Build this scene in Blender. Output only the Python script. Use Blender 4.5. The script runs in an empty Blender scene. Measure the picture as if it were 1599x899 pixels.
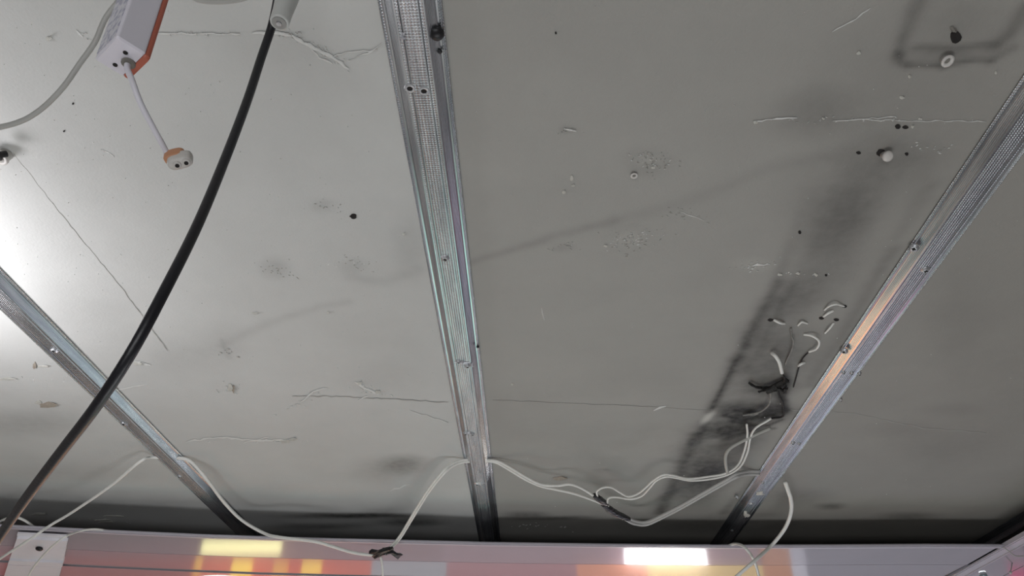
import bpy, math, random
import numpy as np
from mathutils import Vector, Matrix

# ------------------------------------------------------------------ camera
F_PX = 1155.0; CX, CY = 799.5, 449.5
ZC = 2.70                       # height of the concrete ceiling
HC = 0.57                       # lens below the ceiling
DROP = 0.07                     # false ceiling below the concrete
def sag(h):
    """drop of a wire below the concrete: small near the ceiling, clear of the false ceiling edge further down"""
    if h < .03: return h
    if h < .22: return .03 + (h-.03)*(DROP-.03)/.19
    return DROP + (h-.22)
TH = math.radians(35.35); PSI = math.radians(1.15)
CAM = Vector((0, 0, ZC - HC))
FW = Vector((-math.sin(PSI)*math.cos(TH), math.cos(PSI)*math.cos(TH), math.sin(TH)))
RT = Vector((math.cos(PSI), math.sin(PSI), 0))
UP = RT.cross(FW)
cam_data = bpy.data.cameras.new('camera'); cam = bpy.data.objects.new('camera', cam_data)
bpy.context.scene.collection.objects.link(cam)
cam_data.sensor_width = 36; cam_data.lens = 36*F_PX/1599; cam_data.clip_start = 0.01
cam.matrix_world = Matrix(((RT.x, UP.x, -FW.x, CAM.x), (RT.y, UP.y, -FW.y, CAM.y), (RT.z, UP.z, -FW.z, CAM.z), (0, 0, 0, 1)))
bpy.context.scene.camera = cam

# ------------------------------------------------------------------ world, light, exposure
sc = bpy.context.scene
sc.view_settings.view_transform = 'Standard'; sc.view_settings.look = 'None'
sc.view_settings.gamma = 1; sc.view_settings.exposure = 0.0
w = bpy.data.worlds.new('world'); sc.world = w; w.use_nodes = True
w.node_tree.nodes['Background'].inputs[0].default_value = (0.8, 0.85, 1, 1)
w.node_tree.nodes['Background'].inputs[1].default_value = 0.02

def area(name, loc, target, sx, sy, power, col):
    d = bpy.data.lights.new(name, 'AREA'); d.shape = 'RECTANGLE'; d.size = sx; d.size_y = sy
    d.energy = power; d.color = col
    o = bpy.data.objects.new(name, d); sc.collection.objects.link(o)
    o.location = loc; o.rotation_euler = (Vector(target)-Vector(loc)).to_track_quat('-Z', 'Y').to_euler()
    return o
# work lamp left of the picture, close under the ceiling
area('work_lamp_light', (-0.86, 0.66, ZC-0.20), (-0.84, 0.67, ZC), 0.22, 0.22, 2.7, (0.98, 0.96, 1.0))
# shop lighting from below and behind
area('shop_light', (-0.3, -1.4, ZC-1.25), (0.4, 1.4, ZC), 1.6, 0.5, 15, (0.97, 0.98, 1.0))
area('ceiling_fill_light', (0.2, 1.05, ZC-1.85), (0.2, 1.05, ZC), 1.4, 0.5, 8.4, (0.97, 0.98, 1.0))  # added fill from below, evens the brightness along the ceiling
# added fill shining down on the unseen floor, brightens reflections in the steel
area('floor_fill_light', (0.0, 2.7, ZC-0.25), (0.0, 2.7, 0), 3.0, 0.8, 34, (0.95, 0.98, 1.0))

# ------------------------------------------------------------------ helpers
C = sc.collection
def P(px, py, h=0.0):
    """point of the plane h metres under the ceiling that the sight line meets"""
    d = FW + RT*((px-CX)/F_PX) - UP*((py-CY)/F_PX)
    t = (HC - h)/d.z
    return CAM + d*t
def D(px, py, dep):
    return CAM + (FW + RT*((px-CX)/F_PX) - UP*((py-CY)/F_PX))*dep
def depth(p): return (Vector(p)-CAM).dot(FW)

def obj(name, verts, faces, mat, parent=None, smooth=False, mats=None, fm=None):
    me = bpy.data.meshes.new(name); me.from_pydata([tuple(v) for v in verts], [], faces); me.update()
    if smooth: me.polygons.foreach_set('use_smooth', [True]*len(me.polygons))
    if mats:
        for m in mats: me.materials.append(m)
        me.polygons.foreach_set('material_index', fm)
    elif mat: me.materials.append(mat)
    o = bpy.data.objects.new(name, me); C.objects.link(o)
    if parent: o.parent = parent
    return o
def tag(o, label, cat, group=None):
    o['label'] = label; o['category'] = cat
    if group: o['group'] = group
    return o
def thing(name, label, cat, loc=(0, 0, 0), group=None):
    o = bpy.data.objects.new(name, None); C.objects.link(o); o.location = loc
    o.empty_display_size = 0.02
    return tag(o, label, cat, group)
def struct(o): o['kind'] = 'structure'; return o
def shift(vs, loc): l = Vector(loc); return [Vector(v)-l for v in vs]

def box_vf(c, s, R=None):
    c = Vector(c); v = []
    for x in (-1, 1):
        for y in (-1, 1):
            for z in (-1, 1):
                p = Vector((x*s[0]/2, y*s[1]/2, z*s[2]/2))
                v.append(c + (R @ p if R else p))
    f = [(0,1,3,2),(4,6,7,5),(0,4,5,1),(2,3,7,6),(0,2,6,4),(1,5,7,3)]
    return v, f
def join(*vfs):
    V, Fs = [], []
    for v, f in vfs:
        n = len(V); V += list(v); Fs += [tuple(i+n for i in q) for q in f]
    return V, Fs

def catmull(pts, sub=6):
    pts = [Vector(p) for p in pts]; out = []
    if len(pts) < 3:
        return pts
    Q = [pts[0]*2-pts[1]] + pts + [pts[-1]*2-pts[-2]]
    for i in range(1, len(Q)-2):
        a, b, c, d = Q[i-1:i+3]
        for k in range(sub):
            t = k/sub
            out.append(0.5*((2*b)+(c-a)*t+(2*a-5*b+4*c-d)*t*t+(3*b-a-3*c+d)*t**3))
    out.append(pts[-1]); return out
def tube_vf(path, r, n=10, flat=1.0, rfun=None, flatdir=None, offset=0.0):
    path = [Vector(p) for p in path]; V, Fs = [], []
    m = len(path); nrm = None
    for i, p in enumerate(path):
        t = (path[min(i+1, m-1)]-path[max(i-1, 0)]).normalized()
        if flatdir is not None:
            nrm = Vector(flatdir) - t*t.dot(Vector(flatdir)); nrm.normalize()
        elif nrm is None:
            a = Vector((0, 0, 1)) if abs(t.z) < .9 else Vector((1, 0, 0))
            nrm = (a - t*t.dot(a)).normalized()
        else:
            nrm = (nrm - t*t.dot(nrm)).normalized()
        b = t.cross(nrm)
        rr = r*(rfun(i/(m-1)) if rfun else 1)
        for k in range(n):
            an = 2*math.pi*k/n
            V.append(p + b*(offset + math.cos(an)*rr*flat) + nrm*(math.sin(an)*rr))
    for i in range(m-1):
        for k in range(n):
            Fs.append((i*n+k, i*n+(k+1) % n, (i+1)*n+(k+1) % n, (i+1)*n+k))
    Fs.append(tuple(range(n))[::-1]); Fs.append(tuple((m-1)*n+k for k in range(n)))
    return V, Fs
def cable(name, pts, r, mat, parent=None, flat=1.0, twin=False, sub=6, n=10, rfun=None):
    """pts: (px, py, h below the ceiling)"""
    path = catmull([P(p[0], p[1], sag(p[2])) for p in pts], sub); r = r*1.25
    if twin:
        vf = join(tube_vf(path, r, n, rfun=rfun, flatdir=(0.2, -0.75, -0.6), offset=-r*0.95), tube_vf(path, r, n, rfun=rfun, flatdir=(0.2, -0.75, -0.6), offset=r*0.95))
    else:
        vf = tube_vf(path, r, n, flat, rfun)
    return obj(name, vf[0], vf[1], mat, parent, True)
def lathe_vf(prof, axis_o, axis_d, n=20):
    """prof: list of (radius, along)"""
    d = Vector(axis_d).normalized(); a = Vector((0, 0, 1)) if abs(d.z) < .9 else Vector((1, 0, 0))
    u = (a-d*d.dot(a)).normalized(); v = d.cross(u); o = Vector(axis_o); V, Fs = [], []
    for r, s in prof:
        for k in range(n):
            an = 2*math.pi*k/n
            V.append(o + d*s + u*math.cos(an)*r + v*math.sin(an)*r)
    for i in range(len(prof)-1):
        for k in range(n):
            Fs.append((i*n+k, i*n+(k+1) % n, (i+1)*n+(k+1) % n, (i+1)*n+k))
    Fs.append(tuple(range(n))[::-1]); Fs.append(tuple((len(prof)-1)*n+k for k in range(n)))
    return V, Fs

# ------------------------------------------------------------------ materials
def mat(name, col, rough=0.6, metal=0.0, noise=0.0, nscale=20, bump=0.0, bscale=200, bdist=0.001, emit=None, es=1.0, spec=None, coat=0):
    m = bpy.data.materials.new(name); m.use_nodes = True; nt = m.node_tree; N = nt.nodes; L = nt.links
    b = N['Principled BSDF']; b.inputs['Base Color'].default_value = (*col, 1)
    b.inputs['Roughness'].default_value = rough; b.inputs['Metallic'].default_value = metal
    if spec is not None: b.inputs['Specular IOR Level'].default_value = spec
    if coat: b.inputs['Coat Weight'].default_value = coat
    tc = N.new('ShaderNodeTexCoord')
    if noise:
        t = N.new('ShaderNodeTexNoise'); t.inputs['Scale'].default_value = nscale; t.inputs['Detail'].default_value = 5
        L.new(tc.outputs['Object'], t.inputs['Vector'])
        r = N.new('ShaderNodeMapRange'); r.inputs[3].default_value = 1-noise; r.inputs[4].default_value = 1+noise
        r.inputs[1].default_value = .25; r.inputs[2].default_value = .75
        L.new(t.outputs['Fac'], r.inputs[0])
        x = N.new('ShaderNodeVectorMath'); x.operation = 'SCALE'; x.inputs[0].default_value = col
        L.new(r.outputs[0], x.inputs['Scale']); L.new(x.outputs[0], b.inputs['Base Color'])
    if bump:
        t = N.new('ShaderNodeTexNoise'); t.inputs['Scale'].default_value = bscale; t.inputs['Detail'].default_value = 4
        L.new(tc.outputs['Object'], t.inputs['Vector'])
        bm = N.new('ShaderNodeBump'); bm.inputs['Strength'].default_value = bump; bm.inputs['Distance'].default_value = bdist
        L.new(t.outputs['Fac'], bm.inputs['Height']); L.new(bm.outputs[0], b.inputs['Normal'])
    if emit:
        b.inputs['Emission Color'].default_value = (*emit, 1); b.inputs['Emission Strength'].default_value = es
    return m

M_white_cable = mat('white_cable_sheath', (.80, .80, .76), .45, noise=.06, nscale=60)
M_grey_cable = mat('grey_cable_sheath', (.42, .42, .40), .5, noise=.06, nscale=40)
M_black_cable = mat('black_cable_sheath', (.008, .008, .012), .4, bump=.2, bscale=300)
M_tape = mat('black_tape', (.012, .012, .014), .35, bump=.6, bscale=250, bdist=.002)
M_char = mat('charred_plastic', (.012, .011, .010), .7, bump=.8, bscale=300, bdist=.003)
M_plaster = mat('bare_plaster', (.62, .60, .55), .9, noise=.12, nscale=150)
M_paintflake = mat('loose_paint', (.50, .50, .46), .7, noise=.08, nscale=100)
M_crack = mat('crack_shadow_gap', (.14, .13, .12), .9)
M_hole = mat('drill_hole_dark', (.015, .013, .012), .95)
M_driver = mat('white_plastic', (.74, .72, .79), .45, noise=.03, nscale=30)
M_driver_label = None
M_orange = mat('orange_plastic', (.45, .12, .075), .5)
M_peach = mat('peach_plastic', (.55, .27, .15), .5)
M_plug = mat('white_nylon', (.60, .58, .55), .5, noise=.08, nscale=200)
M_blackmetal = mat('black_metal', (.015, .015, .017), .4, metal=.3)
M_screw = mat('zinc_screw', (.50, .51, .53), .45, metal=.9, noise=.2, nscale=500)
M_trim = mat('white_trim_plastic', (.52, .50, .56), .25, noise=.04, nscale=20)
M_room = mat('painted_shop_wall', (.55, .54, .52), .8, noise=.05, nscale=6)
M_floor = mat('floor_tile', (.35, .33, .31), .4, noise=.08, nscale=8)

def galvanised(name, dimple=True):
    m = bpy.data.materials.new(name); m.use_nodes = True; nt = m.node_tree; N = nt.nodes; L = nt.links
    b = N['Principled BSDF']; b.inputs['Metallic'].default_value = .92
    tc = N.new('ShaderNodeTexCoord')
    mp = N.new('ShaderNodeMapping'); mp.inputs['Scale'].default_value = (60, 4, 60); L.new(tc.outputs['Object'], mp.inputs[0])
    t = N.new('ShaderNodeTexNoise'); t.inputs['Scale'].default_value = 3; t.inputs['Detail'].default_value = 6
    L.new(mp.outputs[0], t.inputs['Vector'])
    cr = N.new('ShaderNodeValToRGB'); cr.color_ramp.elements[0].position = .3; cr.color_ramp.elements[1].position = .75
    cr.color_ramp.elements[0].color = (.36, .38, .41, 1); cr.color_ramp.elements[1].color = (.58, .60, .62, 1)
    L.new(t.outputs['Fac'], cr.inputs[0]); L.new(cr.outputs[0], b.inputs['Base Color'])
    r = N.new('ShaderNodeMapRange'); r.inputs[3].default_value = .15; r.inputs[4].default_value = .30
    L.new(t.outputs['Fac'], r.inputs[0]); L.new(r.outputs[0], b.inputs['Roughness'])
    if dimple:
        sx = N.new('ShaderNodeSeparateXYZ'); L.new(tc.outputs['Object'], sx.inputs[0])
        def math_(op, a, bb=None):
            n = N.new('ShaderNodeMath'); n.operation = op
            for i, q in enumerate((a, bb)):
                if q is None: continue
                if isinstance(q, (int, float)): n.inputs[i].default_value = q
                else: L.new(q, n.inputs[i])
            return n.outputs[0]
        p = 2*math.pi/0.0030
        cx = math_('COSINE', math_('MULTIPLY', sx.outputs[0], p)); cy = math_('COSINE', math_('MULTIPLY', sx.outputs[1], p))
        h = math_('MULTIPLY', math_('ADD', cx, 1), math_('ADD', cy, 1))
        # the dimples cover the middle of the web and the rims of the flanges
        ax = math_('ABSOLUTE', sx.outputs[0])
        mid = math_('LESS_THAN', ax, 0.0078)
        rim = math_('MULTIPLY', math_('GREATER_THAN', ax, 0.0092), math_('LESS_THAN', ax, 0.0122))
        rim2 = math_('GREATER_THAN', ax, 0.0243)
        msk = math_('ADD', math_('ADD', mid, rim), rim2)
        hh = math_('MULTIPLY', h, msk)
        bp = N.new('ShaderNodeBump'); bp.inputs['Strength'].default_value = 1; bp.inputs['Distance'].default_value = .00018
        L.new(hh, bp.inputs['Height']); L.new(bp.outputs[0], b.inputs['Normal'])
    return m
M_galv = galvanised('galvanised_steel')

# ------------------------------------------------------------------ ceiling with smoke stains
def ceiling_material():
    m = bpy.data.materials.new('smoke_stained_ceiling_paint'); m.use_nodes = True; nt = m.node_tree; N = nt.nodes; L = nt.links
    b = N['Principled BSDF']; b.inputs['Roughness'].default_value = .62; b.inputs['Specular IOR Level'].default_value = .3
    tc = N.new('ShaderNodeTexCoord')
    at = N.new('ShaderNodeAttribute'); at.attribute_name = 'soot_shade'
    n1 = N.new('ShaderNodeTexNoise'); n1.inputs['Scale'].default_value = 5; n1.inputs['Detail'].default_value = 6; n1.inputs['Roughness'].default_value = .6
    L.new(tc.outputs['Object'], n1.inputs['Vector'])
    r = N.new('ShaderNodeMapRange'); r.inputs[1].default_value = .3; r.inputs[2].default_value = .7; r.inputs[3].default_value = .94; r.inputs[4].default_value = 1.05
    L.new(n1.outputs['Fac'], r.inputs[0])
    paint = N.new('ShaderNodeMix'); paint.data_type = 'RGBA'
    paint.inputs['A'].default_value = (.565, .575, .56, 1); paint.inputs['B'].default_value = (.285, .275, .25, 1)
    sep = N.new('ShaderNodeSeparateColor'); L.new(at.outputs['Color'], sep.inputs[0])
    L.new(sep.outputs[1], paint.inputs['Factor'])
    soot_shade = N.new('ShaderNodeMix'); soot_shade.data_type = 'RGBA'
    soot_shade.inputs['B'].default_value = (.018, .016, .014, 1)
    L.new(paint.outputs['Result'], soot_shade.inputs['A'])
    n2 = N.new('ShaderNodeTexNoise'); n2.inputs['Scale'].default_value = 60; n2.inputs['Detail'].default_value = 4
    L.new(tc.outputs['Object'], n2.inputs['Vector'])
    r2 = N.new('ShaderNodeMapRange'); r2.inputs[1].default_value = .3; r2.inputs[2].default_value = .7; r2.inputs[3].default_value = .85; r2.inputs[4].default_value = 1.15
    L.new(n2.outputs['Fac'], r2.inputs[0])
    mu = N.new('ShaderNodeMath'); mu.operation = 'MULTIPLY'; mu.use_clamp = True
    L.new(sep.outputs[0], mu.inputs[0]); L.new(r2.outputs[0], mu.inputs[1]); L.new(mu.outputs[0], soot_shade.inputs['Factor'])
    # pale rubbed patches
    pale = N.new('ShaderNodeMix'); pale.data_type = 'RGBA'; pale.inputs['B'].default_value = (.60, .59, .55, 1)
    L.new(sep.outputs[2], pale.inputs['Factor']); L.new(soot_shade.outputs['Result'], pale.inputs['A'])
    sc_ = N.new('ShaderNodeVectorMath'); sc_.operation = 'SCALE'
    L.new(pale.outputs['Result'], sc_.inputs[0]); L.new(r.outputs[0], sc_.inputs['Scale'])
    L.new(sc_.outputs[0], b.inputs['Base Color'])
    f1 = N.new('ShaderNodeTexNoise'); f1.inputs['Scale'].default_value = 330; f1.inputs['Detail'].default_value = 3
    f2 = N.new('ShaderNodeTexNoise'); f2.inputs['Scale'].default_value = 14; f2.inputs['Detail'].default_value = 4
    L.new(tc.outputs['Object'], f1.inputs['Vector']); L.new(tc.outputs['Object'], f2.inputs['Vector'])
    b1 = N.new('ShaderNodeBump'); b1.inputs['Strength'].default_value = .32; b1.inputs['Distance'].default_value = .0008
    b2 = N.new('ShaderNodeBump'); b2.inputs['Strength'].default_value = .35; b2.inputs['Distance'].default_value = .004
    L.new(f1.outputs['Fac'], b1.inputs['Height']); L.new(f2.outputs['Fac'], b2.inputs['Height'])
    L.new(b1.outputs[0], b2.inputs['Normal']); L.new(b2.outputs[0], b.inputs['Normal'])
    return m
M_ceil = ceiling_material()

X0, X1, Y0, Y1, ST = -1.72, 1.72, 0.12, 2.52, 0.004
nx = int(round((X1-X0)/ST))+1; ny = int(round((Y1-Y0)/ST))+1
gx = np.linspace(X0, X1, nx); gy = np.linspace(Y0, Y1, ny)
GX, GY = np.meshgrid(gx, gy)                       # ny, nx
rng = np.random.default_rng(5)
def smooth_noise(scale, seed):
    r = np.random.default_rng(seed); a = r.random((int((Y1-Y0)/scale)+3, int((X1-X0)/scale)+3))
    u = (GX-X0)/scale; v = (GY-Y0)/scale; i = u.astype(int); j = v.astype(int); fu = u-i; fv = v-j
    fu = fu*fu*(3-2*fu); fv = fv*fv*(3-2*fv)
    return (a[j, i]*(1-fu)+a[j, i+1]*fu)*(1-fv)+(a[j+1, i]*(1-fu)+a[j+1, i+1]*fu)*fv
wx = (smooth_noise(.05, 1)-.5)*.004 + (smooth_noise(.018, 2)-.5)*.002
wy = (smooth_noise(.05, 3)-.5)*.006 + (smooth_noise(.018, 4)-.5)*.003
WX, WY = GX+wx, GY+wy
soot_shade = np.zeros_like(GX); tint = np.zeros_like(GX); pale = np.zeros_like(GX)
def pxm(py): return 1.26*(1269-py)/869*1000        # pixels per metre across, on the ceiling
def sst(x): x = np.clip(x, 0, 1); return x*x*(3-2*x)
def seg_d(p, q, sy=1.0):
    ax, ay, bx, by = p.x, p.y, q.x, q.y; dx, dy = bx-ax, (by-ay)*sy
    t = np.clip(((WX-ax)*dx+(WY-ay)*sy*dy)/(dx*dx+dy*dy+1e-12), 0, 1)
    return np.hypot(WX-ax-t*dx, (WY-ay)*sy-t*dy), t
def add(arr, v): arr[:] = 1-(1-arr)*(1-np.clip(v, 0, 1))
def line(arr, pts, wpx, k, taper=None):
    acc = np.zeros_like(arr)
    for a, b in zip(pts[:-1], pts[1:]):
        p, q = P(*a[:2]), P(*b[:2]); r = wpx/pxm((a[1]+b[1])/2)
        d, t = seg_d(p, q)
        kk = k if taper is None else k*(taper[0]+(taper[1]-taper[0])*t)
        acc = np.maximum(acc, kk*np.exp(-(d/r)**2*1.2))
    add(arr, acc)
def blob(arr, cx, cy, rx, ry, k, ang=0.0, hard=0):
    p = P(cx, cy); ex = P(cx+rx, cy)-p; a = P(cx, cy-ry)-p; b = P(cx, cy+ry)-p
    ryy = (abs(a.y)+abs(b.y))/2; rxx = abs(ex.x)
    # ellipse given along the picture axes, sheared by ang pixels per pixel
    U = (WX-p.x); Vv = (WY-p.y)
    dxdy = (p.x - P(cx, cy).x) if False else ((P(cx+ang*ry, cy-ry).x-p.x)/(a.y if abs(a.y) > 1e-6 else 1e-6))
    U = U - Vv*dxdy
    d = np.sqrt((U/rxx)**2+(Vv/ryy)**2)
    v = k*sst((1.35-d)/ (.15+ (0 if hard else 1.1)))
    add(arr, v)
# general tint: the bay right of the middle channel is darker, increasingly rightwards
ctr = P(720, 540).x
add(tint, sst((GX-ctr+.01)/.03)*.70 + sst((GX-ctr)/.9)*.25)
add(tint, smooth_noise(.25, 9)*.12)
# fixture ghost: long strip parallel to the channels
line(soot_shade, [(1262, 300), (1216, 440)], 14, .22, taper=(.2, 1)); line(soot_shade, [(1216, 440), (1160, 545), (1110, 642)], 11, .55, taper=(.6, 1.1))
line(soot_shade, [(1150, 560), (1112, 638)], 5, .6)
line(soot_shade, [(1086, 680), (1062, 735), (1030, 800)], 13, .62)
line(soot_shade, [(1100, 660), (1088, 690)], 10, .6)
line(soot_shade, [(1240, 440), (1190, 540), (1165, 580)], 9, .22)
blob(soot_shade, 1312, 340, 60, 70, .40, .5); blob(soot_shade, 1290, 420, 70, 80, .28, .5); blob(soot_shade, 1270, 175, 75, 45, .25, .3)
blob(soot_shade, 1235, 470, 45, 45, .36, .5); blob(soot_shade, 1195, 590, 70, 90, .22, .6)
blob(soot_shade, 1390, 250, 90, 40, .2); blob(soot_shade, 1330, 300, 120, 90, .18, .5); blob(soot_shade, 1420, 180, 160, 160, .12)
line(soot_shade, [(1395, 390), (1330, 500), (1262, 600)], 16, .26); line(soot_shade, [(1455, 290), (1400, 370)], 16, .15)
blob(soot_shade, 1215, 560, 60, 40, .35, .5); blob(soot_shade, 1180, 600, 60, 30, .25)
blob(soot_shade, 1185, 645, 62, 20, .86); blob(soot_shade, 1205, 605, 40, 16, .6); blob(soot_shade, 1150, 640, 45, 14, .7)
blob(soot_shade, 1140, 680, 60, 28, .55); blob(soot_shade, 1110, 735, 48, 28, .72); blob(soot_shade, 1085, 770, 50, 26, .5); blob(soot_shade, 1120, 705, 70, 70, .42, .5)
line(soot_shade, [(1132, 648), (1160, 655), (1195, 651), (1226, 640)], 8, .9); line(soot_shade, [(1150, 640), (1185, 643), (1215, 652)], 5, .8); line(soot_shade, [(1140, 656), (1175, 662)], 6, .8); line(soot_shade, [(1160, 664), (1200, 664), (1222, 655)], 4, .7); line(soot_shade, [(1170, 672), (1210, 668)], 4, .6); blob(soot_shade, 1150, 668, 50, 12, .5); blob(soot_shade, 1205, 640, 22, 14, .8); blob(soot_shade, 1100, 745, 34, 20, .6, .5); blob(soot_shade, 1135, 672, 40, 14, .5); line(soot_shade, [(1205, 470), (1150, 575)], 22, .28); blob(soot_shade, 1222, 610, 12, 34, .8, .2); line(soot_shade, [(1224, 600), (1226, 645)], 8, .7)
blob(soot_shade, 1200, 525, 55, 26, .25)
line(soot_shade, [(1180, 745), (1130, 800)], 10, .3)
blob(soot_shade, 1150, 560, 18, 10, .4)
# square lamp ghost, top right
line(soot_shade, [(1452, -20), (1432, 10), (1413, 60), (1406, 84)], 15, .36); line(soot_shade, [(1405, 80), (1410, 93), (1420, 98)], 9, .40)
line(soot_shade, [(1418, 98), (1480, 99), (1550, 97)], 7, .42); line(soot_shade, [(1432, 72), (1555, 73)], 8, .32)
line(soot_shade, [(1555, 73), (1580, 50), (1605, 10)], 17, .38); line(soot_shade, [(1550, 97), (1585, 75)], 10, .3)
blob(soot_shade, 1480, 85, 80, 18, .25); blob(soot_shade, 1500, 30, 90, 60, .15)
# long faint cable shadows, painted into the ceiling colour
line(soot_shade, [(725, 412), (860, 370), (960, 345)], 10, .17); line(soot_shade, [(960, 345), (1080, 312), (1200, 262), (1330, 235)], 16, .09)
line(soot_shade, [(345, 540), (420, 505), (500, 480), (545, 470)], 10, .10); line(soot_shade, [(545, 432), (600, 440), (655, 420)], 14, .10)
line(soot_shade, [(345, 530), (358, 560)], 5, .15)
for bx, by, rx, ry, k in [(430, 418, 28, 18, .18), (505, 322, 22, 12, .14), (550, 415, 25, 14, .12), (630, 725, 42, 16, .42), (600, 735, 60, 22, .2),
                          (345, 545, 50, 40, .1), (640, 380, 30, 60, .12), (985, 370, 34, 20, .16), (1010, 255, 42, 26, .14), (880, 385, 20, 8, .12),
                          (1298, 790, 26, 6, .5), (1240, 775, 60, 16, .28), (1420, 806, 52, 8, .42), (1480, 640, 50, 12, .12), (1400, 670, 60, 14, .1),
                          (875, 747, 14, 4, .5), (165, 520, 60, 60, .06), (40, 660, 110, 26, .22), (100, 740, 160, 18, .14), (170, 790, 200, 14, .2),
                          (600, 590, 60, 30, .07), (1500, 500, 60, 120, .1), (1560, 640, 80, 80, .06), (885, 203, 12, 5, .2),
                          (1480, 700, 90, 40, .12), (130, 470, 80, 40, .07), (270, 560, 60, 30, .09), (1100, 820, 120, 14, .3), (820, 805, 40, 8, .5)]:
    blob(soot_shade, bx, by, rx, ry, k)
# soot and painted shade over the edge of the false ceiling
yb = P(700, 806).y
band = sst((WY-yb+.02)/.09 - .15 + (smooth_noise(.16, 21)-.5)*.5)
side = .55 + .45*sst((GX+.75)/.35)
add(soot_shade, band*.06*side)
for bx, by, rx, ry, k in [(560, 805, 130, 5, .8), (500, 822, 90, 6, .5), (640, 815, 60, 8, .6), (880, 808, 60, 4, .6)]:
    blob(soot_shade, bx, by, rx, ry, k)
# rubbed pale patches
for bx, by, rx, ry, k, a in [(1106, 652, 8, 13, .75, .9), (985, 372, 30, 16, .28, 0), (1012, 250, 24, 12, .2, 0), (1175, 413, 40, 12, .16, 0), (1300, 575, 14, 8, .1, 0),
                             (1165, 790, 10, 14, .3, .6), (1115, 690, 20, 6, .2, 0), (1160, 820, 40, 6, .1, 0)]:
    blob(pale, bx, by, rx, ry, k, a)
vz = ZC + (smooth_noise(.3, 31)-.5)*.0010 + (smooth_noise(.06, 32)-.5)*.0005
V = np.stack([GX, GY, vz], -1).reshape(-1, 3)
idx = np.arange(nx*ny).reshape(ny, nx)
q = np.stack([idx[:-1, :-1], idx[1:, :-1], idx[1:, 1:], idx[:-1, 1:]], -1).reshape(-1, 4)   # normals down
RX0, RX1, RY0, RY1 = -3.0, 3.0, -2.6, 4.2
ext = np.array([[RX0, RY0, ZC], [RX1, RY0, ZC], [RX1, Y0, ZC], [RX0, Y0, ZC], [RX0, Y1, ZC], [RX1, Y1, ZC], [RX1, RY1, ZC], [RX0, RY1, ZC],
                [X0, Y0, ZC], [X0, Y1, ZC], [X1, Y0, ZC], [X1, Y1, ZC]])
n0 = len(V); V = np.vstack([V, ext])
eq = np.array([[0, 3, 2, 1], [4, 7, 6, 5], [3, 4, 9, 8], [10, 11, 5, 2]])+n0
q = np.vstack([q, eq])
me = bpy.data.meshes.new('ceiling'); me.vertices.add(len(V)); me.vertices.foreach_set('co', V.ravel())
me.loops.add(q.size); me.loops.foreach_set('vertex_index', q.ravel().astype(np.int32))
me.polygons.add(len(q)); me.polygons.foreach_set('loop_start', np.arange(0, q.size, 4, dtype=np.int32))
me.polygons.foreach_set('loop_total', np.full(len(q), 4, dtype=np.int32)); me.update(calc_edges=True)
me.polygons.foreach_set('use_smooth', np.ones(len(q), dtype=bool))
ca = me.color_attributes.new('soot_shade', 'FLOAT_COLOR', 'POINT')
col = np.zeros((len(V), 4), np.float32); col[:, 3] = 1
col[:n0, 0] = soot_shade.ravel(); col[:n0, 1] = tint.ravel(); col[:n0, 2] = pale.ravel(); col[n0:, 0] = .1; col[n0:, 1] = .5
ca.data.foreach_set('color', col.ravel()); me.materials.append(M_ceil)
ceiling = struct(bpy.data.objects.new('ceiling', me)); C.objects.link(ceiling)

# ------------------------------------------------------------------ shop around (outside the frame: lights, reflections)
def slab(name, a, b, m, parent=None):
    c = [(a[i]+b[i])/2 for i in range(3)]; s = [abs(b[i]-a[i]) for i in range(3)]
    v, f = box_vf(c, s); return obj(name, v, f, m, parent)
struct(slab('floor', (RX0, RY0, -.1), (RX1, RY1, 0), M_floor))
struct(slab('wall_left', (RX0-.1, RY0, 0), (RX0, RY1, ZC), M_room))
struct(slab('wall_right', (RX1, RY0, 0), (RX1+.1, RY1, ZC), M_room))
struct(slab('wall_back', (RX0, RY1, 0), (RX1, RY1+.1, ZC), M_room))
struct(slab('wall_front', (RX0, RY0-.1, 0), (RX1, RY0, ZC), M_room))

# ------------------------------------------------------------------ false ceiling: glossy planks beyond the opening
ZF = ZC-DROP
M_plank = mat('glossy_white_plank', (.34, .33, .36), .10, noise=.03, nscale=8, coat=0, spec=1.0)
TILT = 1.0
trim_px = [(-260, 806), (-120, 813), (16, 822), (170, 830), (335, 837.5), (520, 843), (720, 847.5), (752, 848.5), (930, 851), (1120, 853), (1300, 852.5), (1450, 851.5), (1567, 852)]
edge = [P(x, y, DROP) for x, y in trim_px]
false_ceiling = struct(obj('ceiling_false', [(0, 0, 0)], [], None))
false_ceiling.data.materials.append(M_plank)
corner = P(1567, 852, DROP)
XR = corner.x
# carcass above the planks
slabv, slabf = [], []
up0 = [Vector((p.x, p.y+.03, ZF+.014)) for p in edge]; 
def strip_obj(name, ya, yb, tilt, mat_, parent, z0=0.0, th=.008):
    """a plank that follows the edge: from ya to yb metres behind the edge line"""
    V_, F_ = [], []
    n = len(edge)
    for p in edge:
        za = ZF+z0; zb = ZF+z0+(yb-ya)*math.tan(math.radians(tilt))
        V_ += [Vector((p.x, p.y+ya, za)), Vector((p.x, p.y+yb, zb)), Vector((p.x, p.y+yb, zb+th)), Vector((p.x, p.y+ya, za+th))]
    for i in range(n-1):
        for k in range(4):
            F_.append((4*i+k, 4*i+(k+1) % 4, 4*i+4+(k+1) % 4, 4*i+4+k))
    F_.append((3, 2, 1, 0)); F_.append((4*n-4, 4*n-3, 4*n-2, 4*n-1))
    return obj(name, V_, F_, mat_, parent)
strip_obj('plank', .012, .158, 0.0, M_plank, false_ceiling)
for k in range(1, 4):
    strip_obj('plank', .162+.160*(k-1), .318+.160*(k-1), TILT, M_plank, false_ceiling, z0=.0005)
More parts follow.
